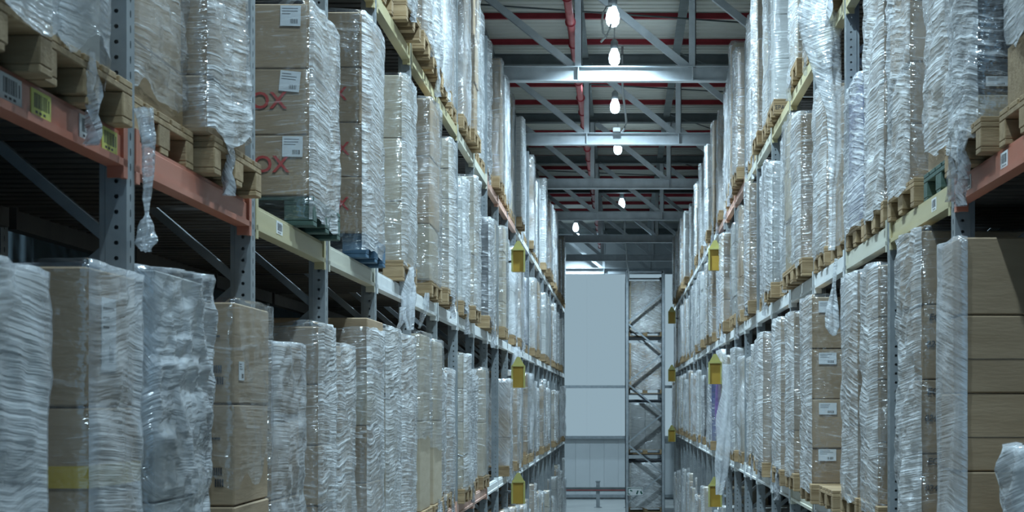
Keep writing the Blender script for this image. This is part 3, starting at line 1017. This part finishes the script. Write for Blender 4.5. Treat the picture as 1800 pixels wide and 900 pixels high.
for i, c in enumerate(cL1):
    if i != 1: shipping_label(c, 0.5475, -0.04, 0.22, 0.14, 0.22, 'a+', i + 20)
for i, c in enumerate(cL3):
    b = MB()
    for q in range(5): b.box(0.455 + 0.009 * q, 0.461 + 0.009 * q, -0.3285, -0.32, 0.12, 0.15)
    for q in range(4): b.box(0.47 + 0.009 * q, 0.476 + 0.009 * q, -0.3285, -0.32, 0.075, 0.105)
    b.obj('barcode_print', M['pen'], c)
    if i == 2: shipping_label(c, 0.5465, -0.2, 0.13, 0.09, 0.075, 'a+', 31)
    MB().box(0.455, 0.49, -0.3282, -0.32, 0.26, 0.268).obj('faint_print', M['pen'], c)

# ---- right rack, middle level
near_load('right', 1, -1, 'near', 6.0, 6.65, 1.50, [0.24, 0.4, 0.4], 'grey load on crate at right frame edge', mat=['wood', 'carton_grey', 'carton_grey'], film='film', film_z0=0.2, plook='wooden pallet under crates')
ldRA, cRA = near_load('right', 1, -1, 'far', 6.98, 7.55, 1.45, [0.12, 0.3, 0.3, 0.3, 0.3], 'load in glossy black and clear film', mat=['carton_pale', 'goods_black', 'goods_black', 'goods_black', 'goods_black'], film='film', amp=0.02, crease=0.010, ragged=0.14, film_z0=-0.12, tails=4)
shipping_label(cRA[1], -0.47, -0.283, 0.05, 0.09, 0.04, 'cam', 77)
near_load('right', 1, 0, 'near', 7.95, 8.55, 1.53, [0.5, 0.5, 0.4], 'cartons in loose film on green pallet', mat='carton', film='film', amp=0.025, crease=0.010, film_z0=0.05, pal='wood_green', plook='green painted pallet')
near_load('right', 1, 0, 'far', 8.86, 9.48, 1.49, [0.31, 0.32, 0.32, 0.32, 0.2], 'brown carton column in sparkling film', mat='carton', film='film', amp=0.02, crease=0.010)
near_load('right', 1, 1, 'near', 9.72, 10.4, 1.49, [0.35, 0.35, 0.35, 0.35], 'cartons with ribbed shining film face', mat='carton', film='film', amp=0.02, crease=0.012)
near_load('right', 1, 1, 'far', 10.62, 11.4, 1.50, [0.29, 0.29, 0.29], 'blue boxes under slanting clear film', mat='goods_blue', film='film', amp=0.03, crease=0.010, film_z1=0.92)
near_load('right', 1, 2, 'near', 11.6, 12.25, 1.52, [0.35, 0.35, 0.3], 'brown cartons with half-hidden pale film', mat='carton', film='film_thin', amp=0.02, crease=0.010)
near_load('right', 1, 2, 'far', 12.45, 13.1, 1.49, [0.4, 0.4, 0.4], 'cartons in slack white film', mat='carton', film='film', amp=0.03, crease=0.012)
# ---- right rack, lower level
ldR1, cR1 = near_load('right', 0, -1, 'far', 7.08, 7.5, 1.40, [0.30, 0.325, 0.325, 0.325], 'large plain brown cartons, little film', mat='carton', film=None, depth=1.1, jit=0.006)
fb = film_shell(0.5, 0.214, -0.03, 1.27, -1, 0.03, 0.006, 0.004, 3.3, 0.05)
fb.f = [f for k, f in enumerate(fb.f) if fb.nx - 1 <= k % fb.n <= fb.nx + 20]      # only a strip round the aisle corner
fb.obj('stretch_film', M['film_cloudy'], ldR1, (-0.060, 0, 0), smooth=True)
ldR2, cR2 = near_load('right', 0, 0, 'near', 8.28, 8.92, 1.45, [0.34, 0.36, 0.365, 0.36], 'carton stack with handwritten EC 024 marks', mat='carton', film='film', amp=0.014, crease=0.012, side_film='film_clear')
near_load('right', 0, 0, 'far', 9.02, 9.45, 1.60, [0.36, 0.36, 0.36, 0.18], 'white film load recessed beside upright', mat='carton_pale', film='film', amp=0.02, crease=0.010)
near_load('right', 0, 1, 'near', 9.75, 10.3, 1.46, [0.36, 0.36, 0.36, 0.30], 'cartons with dazzling ribbed film', mat='carton', film='film', amp=0.02, crease=0.012)
near_load('right', 0, 1, 'far', 10.6, 11.25, 1.46, [0.45, 0.45, 0.5], 'brown cartons in fine streaked film', mat='carton', film='film', amp=0.014, crease=0.009)
DONE.add(('right', 0, 2, 'near')); DONE.add(('right', 0, 3, 'near'))
pallet(1.42 + 0.6, 11.86, CH - 0.72 + 0.001, True, 'empty wooden pallet in the gap of the right rack lower level')
ldR6, cR6 = near_load('right', 0, 2, 'far', 12.5, 13.14, 1.39, [0.26, 0.36, 0.37, 0.38], 'brown cartons each with white label', mat='carton', film='film', side_film='film_clear', amp=0.02, crease=0.008)
near_load('right', 0, 3, 'far', 14.4, 15.0, 1.45, [0.36, 0.36, 0.36, 0.28], 'slim carton stack in ribbed film', mat='carton', film='film', amp=0.014, crease=0.010)
for i, c in enumerate(cR6):
    shipping_label(c, -0.55 + 0.12, -0.322, (0.26, 0.36, 0.37, 0.38)[i] * 0.80, 0.13, 0.085, 'cam', i + 40)
for i, c in enumerate(cR2):
    if i < 3:
        text('handwriting', 'EC', 0.045, M['pen'], c, (-0.55 + 0.058, -0.3205, 0.30), (math.pi / 2, 0, 0), shear=0.2, bold=0.0008)
        text('handwriting', '024', 0.042, M['pen'], c, (-0.55 + 0.05, -0.3205, 0.17), (math.pi / 2, 0, 0), shear=0.2, bold=0.0008)
b = MB()
for q in range(3):
    for w in range(2): b.box(-0.10 + w * 0.035, -0.08 + w * 0.035, -0.2075, -0.2, 0.06 + q * 0.04, 0.085 + q * 0.04)
b.obj('printed_symbols', M['pen'], cR1[2])
for i, c in enumerate(cR1):
    if i in (1, 2): MB().box(-0.545, 0.545, -0.2068, -0.2, 0.14, 0.142).obj('flap_seam', M['pen'], c)
    if i == 1: MB().box(-0.26, -0.20, -0.2066, -0.2, 0.0, 0.32).obj('tape', M['tape'], c)

# ---- everything else, bay by bay
LOOKS = {'carton': ['brown cartons in streaky film', 'brown carton stack in creased film', 'film-wrapped brown cartons'],
         'carton_pale': ['pale tan cartons in clear film', 'pale cartons in creased film', 'film-wrapped pale cartons'],
         'carton_grey': ['grey goods under cloudy white film', 'grey load in milky film'],
         'carton_white': ['white goods in glossy film', 'white load in streaky film'],
         'goods_black': ['load in black film'], 'goods_blue': ['blue goods in clear film']}
def generic(side, lev, bay, place, base=None):
    if (side, lev, bay, place) in DONE: return
    r = RND
    far = bay > 9
    if r.random() < (0.10 if not far else 0.04) and lev != 2: return
    ya = Y0[side] + BAY * bay
    yb = ya + 0.04 if place == 'near' else ya + 0.92
    wy = r.uniform(0.48, 0.72)
    off = r.uniform(0, 0.80 - wy)
    room = 1.36 if lev in (0, 1) else 1.55
    if lev == 'floor': room = 1.65
    H = room * r.uniform(0.80, 1.0)
    if lev == 2: H = r.uniform(1.35, 1.72)
    if lev == 'floor': H = r.uniform(1.0, 1.75)
    n = r.choice([2, 3, 3, 4, 4, 5])
    hs = [H / n] * n
    mat = r.choices(['carton', 'carton_pale', 'carton_grey', 'carton_white', 'goods_black', 'goods_blue'], [5, 5, 2, 2.2, 0.5, 0.25 if bay > 8 else 0.0])[0]
    film = r.choices(['film', 'film_thin', 'film_milky'], [5, 3.5, 1.5])[0]
    if mat == 'goods_black': film = 'film'
    xf = {'left': XL, 'right': XR}[side] - r.uniform(-0.05, 0.09)
    look = r.choice(LOOKS[mat])
    load(side, lev if lev != 'floor' else 0, yb + off, yb + off + wy, xf, hs, lab(look, side, lev, bay, place), mat=mat, film=film,
         amp=r.uniform(0.012, 0.035), crease=r.uniform(0.006, 0.013), ragged=r.uniform(0.03, 0.12), film_z0=r.uniform(-0.1, 0.0),
         split=r.choice([1, 1, 2]) if bay < 12 else 1, base=base, tails=r.choice([0, 0, 1, 2]) if bay < 14 else 0,
         pal_label=plab(side, lev, bay, place), jit=r.uniform(0.005, 0.025))

for side in ('left', 'right'):
    for bay in range(NB[side][0], NB[side][1] + 1):
        ya = Y0[side] + BAY * bay
        for lev in (0, 1, 2):
            for place in ('near', 'far'):
                if lev == 2 and ya < (9.0 if place == 'far' else 9.8): continue
                generic(side, lev, bay, place)
        if ya > 20:
            for place in ('near', 'far'):
                generic(side, 'floor', bay, place, base=0.0)

# ------------------------------------------------------------------ far rack beyond the cross aisle
FX0, FX1, FY = 0.18, 1.28, 52.0
fk = empty('pallet_rack', (FX0, FY, 0))
tag(fk, 'narrow galvanised rack end frame standing before the end wall', 'pallet rack', 'pallet racks')
HF = CH + 4.1
for yy in (0.0, 2.75, 5.5):
    fr = empty('upright_frame', (0, yy, 0)); fr.parent = fk
    for xx in (0, FX1 - FX0):
        b = MB()
        b.box(xx - 0.05, xx + 0.05, -0.05, -0.04, 0, HF); b.box(xx - 0.05, xx - 0.04, -0.05, 0.05, 0, HF); b.box(xx + 0.04, xx + 0.05, -0.05, 0.05, 0, HF)
        b.obj('upright_post', M['galv'], fr)
    z, q = 0.3, 0
    while z + 1.0 < HF:
        p0, p1 = (0.0, FX1 - FX0) if q % 2 == 0 else (FX1 - FX0, 0.0)
        MB().bar((p0, -0.01, z), (p1, -0.01, z + 0.9), 0.045, 0.06, (0, 1, 0)).obj('brace', M['galv'], fr)
        z += 0.92; q += 1
    MB().bar((0, -0.01, HF - 0.05), (FX1 - FX0, -0.01, HF - 0.05), 0.05, 0.08, (0, 1, 0)).obj('brace', M['galv'], fr)
FLEV = [0.03, CH - 1.50, CH + 0.35, CH + 2.10]
for z in FLEV[1:]:
    for xx in (0.0, FX1 - FX0):
        MB().chamfer(0.05, 2.65, 0.11, 0.008, (xx, 1.375, z - 0.11)).obj('beam', M['galv_beam'], fk)
    MB().chamfer(FX1 - FX0 - 0.06, 2.5, 0.02, 0.004, ((FX1 - FX0) / 2, 1.375, z - 0.03)).obj('deck_panel', M['deck'], fk)
names = ['dark wrapped load on the floor of the far rack frame', 'grey load under black film cap in the far rack',
         'brown wrapped cartons on the third tier of the far rack', 'pale brown cartons on the top tier of the far rack']
for i, z in enumerate(FLEV):
    yy = FY + 0.15
    pallet((FX0 + FX1) / 2, yy + 0.42, z + 0.001, False, 'pallet on the %s tier of the far rack before the end wall' % ORD[i])
    H = (1.36, 1.42, 1.40, 1.55)[i]
    ldf = empty('wrapped_pallet_load', ((FX0 + FX1) / 2, yy + 0.42, z + 0.146))
    tag(ldf, names[i], 'pallet load', 'wrapped loads on the racks')
    nl = (3, 3, 4, 4)[i]
    for q in range(nl):
        for w in (0, 1):
            mt = ('carton_grey', 'carton_grey', 'carton', 'carton_pale')[i]
            link('carton', carton_mesh(0.485, 0.78, H / nl - 0.004, mt), ldf, (-0.245 + w * 0.49, 0, q * H / nl))
    film_shell(0.495, 0.395, -0.05, H + 0.01, 1, 0.09, 0.02, 0.008, 40 + i, 0.05).obj('stretch_film', M['film_black' if i == 1 else 'film'] if i != 1 else M['film_thin'], ldf, smooth=True)
    if i < 2:
        MB().chamfer(1.02, 0.82, 0.09, 0.02, (0, 0, H + 0.012)).obj('black_film_cap', M['goods_black'], ldf)
sg = empty('safety_sign', (0.42, FY - 0.10, CH - 2.62))
tag(sg, 'small green and white safety sign on the far rack frame', 'sign')
MB().box(-0.24, 0.24, -0.004, 0.004, -0.12, 0.12).obj('sign_plate', M['white'], sg)
b = MB()
b.box(-0.225, -0.20, -0.006, 0, -0.10, 0.10); b.box(-0.20, -0.13, -0.006, 0, 0.075, 0.10); b.box(-0.20, -0.15, -0.006, 0, -0.10, -0.075)
b.bar((-0.15, -0.004, 0.03), (-0.08, -0.004, 0.0), 0.004, 0.035, (0, 0, 1)); b.box(-0.13, 0.22, -0.006, 0, 0.085, 0.10); b.box(0.205, 0.22, -0.006, 0, 0.02, 0.10)
b.bar((0.05, -0.004, -0.09), (0.09, -0.004, 0.02), 0.004, 0.045, (0, 0, 1)); b.bar((0.17, -0.004, 0.0), (0.21, -0.004, -0.09), 0.004, 0.05, (0, 0, 1))
b.obj('pictogram', M['green'], sg)

# guard rail before the end wall
gr = empty('guard_rail', (-0.75, 55.0, 0))
tag(gr, 'grey guard rail with a red stripe before the end wall', 'guard rail')
for xx in (-1.6, 0.0, 0.95):
    b = MB(); b.box(xx - 0.06, xx + 0.06, -0.05, 0.05, 0, 0.82); b.box(xx - 0.08, xx + 0.08, -0.07, 0.07, 0.82, 0.86); b.box(xx - 0.12, xx + 0.12, -0.1, 0.1, 0, 0.015)
    b.obj('post', M['galv'], gr)
MB().chamfer(2.9, 0.06, 0.14, 0.01, (-0.35, -0.08, 0.52)).obj('rail', M['dark_steel'], gr)
MB().box(-1.8, 1.1, -0.114, -0.111, 0.55, 0.58).obj('red_stripe', M['pipe_red'], gr)

# ------------------------------------------------------------------ yellow hooded boxes hung under the beams
def hood(px, py, side, y, label):
    x = (px - VPX) * y / FPX
    z = CH + (VPY - py) * y / FPX
    o = empty('rack_hood', (x, y, z)); tag(o, label, 'hood', 'yellow hoods on the racks')
    w, h, d = 0.17, 0.31, 0.12
    b = MB()
    b.box(-w / 2, w / 2, 0.0, d, -h / 2, h / 2)
    b.obj('housing', M['sign_yellow'], o)
    b = MB()
    for sx in (-1, 1): b.box(sx * w / 2 - 0.012, sx * w / 2 + 0.012, -0.02, 0, -h / 2, h / 2)
    b.box(-w / 2, w / 2, -0.03, 0, h / 2 - 0.015, h / 2 + 0.008)
    b.obj('frame', M['hood_edge'], o)
    b = MB()
    b.add([(-w / 2, 0.0, h / 2), (w / 2, 0.0, h / 2), (0.02, 0.0, h / 2 + 0.12), (-0.02, 0.0, h / 2 + 0.12),
           (-w / 2, 0.02, h / 2), (w / 2, 0.02, h / 2), (0.02, 0.02, h / 2 + 0.12), (-0.02, 0.02, h / 2 + 0.12)],
          [(0, 1, 2, 3), (7, 6, 5, 4), (0, 4, 5, 1), (1, 5, 6, 2), (2, 6, 7, 3), (3, 7, 4, 0)])
    b.obj('hanger_plate', M['hood_edge'], o)
    xr = -XL - 0.03 if side == 'left' else XR + 0.03            # arm back to the rack
    yr = Y0[side] + BAY * round((y - Y0[side]) / BAY) - 0.045
    MB().bar((0, d * 0.5, 0), (xr - x, yr - y, 0), 0.03, 0.03).obj('mounting_arm', M['galv'], o)
yl = 23.8
for py, nm in ((458, 'top'), (662, 'middle'), (866, 'lower')):
    hood(911, py, 'left', yl, 'yellow hood under the %s beam of the left rack' % nm)
for py, nm in ((456, 'top'), (656, 'middle'), (872, 'lower')):
    hood(1257, py, 'right', 24.3, 'yellow hood under the %s beam of the right rack, the larger row' % nm)
for py, nm in ((558, 'upper'), (660, 'middle'), (766, 'lowest')):
    hood(1181, py, 'right', 44.0, '%s small yellow hood at the far end of the right rack' % nm)

# ------------------------------------------------------------------ torn film strips hanging free
def strip(name, pts, y, widths, label, mat='film_milky', seed=1.0):
    """ribbon of gathered film through picture points at distance y, a crumpled flat tube"""
    P = [Vector(pix(a, b_, y)) for a, b_ in pts]
    Q, W = [], []
    for i in range(len(P) - 1):
        for k in range(6):
            t = k / 6
            Q.append(P[i].lerp(P[i + 1], t)); W.append(widths[i] * (1 - t) + widths[i + 1] * t)
    Q.append(P[-1]); W.append(widths[-1])
    vs, fs = [], []
    n = 28
    for i, (p_, w) in enumerate(zip(Q, W)):
        for k in range(n):
            t = 2 * math.pi * k / n
            rr = w / 2 * (1 + 0.28 * math.cos(4 * t + seed + 0.12 * i) + 0.5 * noise.noise(Vector((math.cos(t) * 1.5, math.sin(t) * 1.5, i * 0.22 + seed))))
            vs.append((p_.x + rr * math.cos(t), p_.y + rr * 0.5 * math.sin(t), p_.z + 0.012 * noise.noise(Vector((k, i, seed)))))
    for i in range(len(Q) - 1):
        for k in range(n):
            fs.append((i * n + k, i * n + (k + 1) % n, (i + 1) * n + (k + 1) % n, (i + 1) * n + k))
    b = MB(); b.v, b.f = vs, fs
    tag(b.obj(name, M[mat], smooth=True), label, 'film strip', 'torn film strips')
strip('film_strip', [(252, 190), (262, 240), (260, 300), (258, 350), (258, 378), (256, 400), (254, 425), (257, 442)], 5.60,
      [0.06, 0.045, 0.04, 0.025, 0.012, 0.05, 0.055, 0.03], 'twisted clear film strip hanging past the near orange beam', 'film', 1.2)
strip('film_strip', [(1440, -30), (1443, 40), (1452, 120), (1466, 200), (1468, 280), (1464, 330), (1462, 440)], 11.9,
      [0.28, 0.30, 0.18, 0.10, 0.07, 0.045, 0.04], 'long white film streamer hanging from the right rack top level', 'film', 4.1)
strip('film_strip', [(1470, 455), (1466, 500), (1462, 540), (1463, 575), (1466, 590)], 11.3,
      [0.02, 0.02, 0.06, 0.09, 0.02], 'bulging film bag hanging under the right rack middle beam', 'film', 6.3)
strip('film_strip', [(712, 470), (715, 500), (716, 540), (722, 580)], 12.4, [0.10, 0.12, 0.09, 0.04], 'crumpled film bunch hanging over the pale left middle beam', 'film_milky', 8.8)
strip('film_strip', [(708, 540), (706, 565), (700, 577)], 12.3, [0.05, 0.04, 0.02], 'short film tongue beside the film bunch on left rack', 'film_milky', 9.8)
strip('film_strip', [(750, 515), (747, 545), (737, 577)], 13.8, [0.03, 0.05, 0.02], 'narrow white film tongue curling under the left middle beam', 'film_milky', 10.8)
strip('film_strip', [(1280, 640), (1278, 700), (1272, 760), (1268, 830), (1264, 870)], 22.3, [0.10, 0.16, 0.18, 0.15, 0.08], 'tall white film curtain on the right rack lower level', 'film_milky', 12.4)
strip('film_strip', [(907, 610), (906, 700), (903, 780), (898, 840)], 25.3, [0.12, 0.16, 0.15, 0.08], 'ragged white film curtain on the left rack near the hoods', 'film_milky', 13.4)
strip('film_strip', [(1265, 650), (1264, 690), (1263, 765)], 24.6, [0.03, 0.11, 0.06], 'purple film sheet hanging beside the right hood', 'purple', 15.2)

# stamped pallet block on the right rack top level
for o in list(bpy.data.objects):
    if o.get('label', '') == plab('right', 2, 4, 'far'):
        t = text('stamp', 'EPAL', 0.055, M['pen'], o, (-0.5275, -0.4012, 0.061), (math.pi / 2, 0, 0))
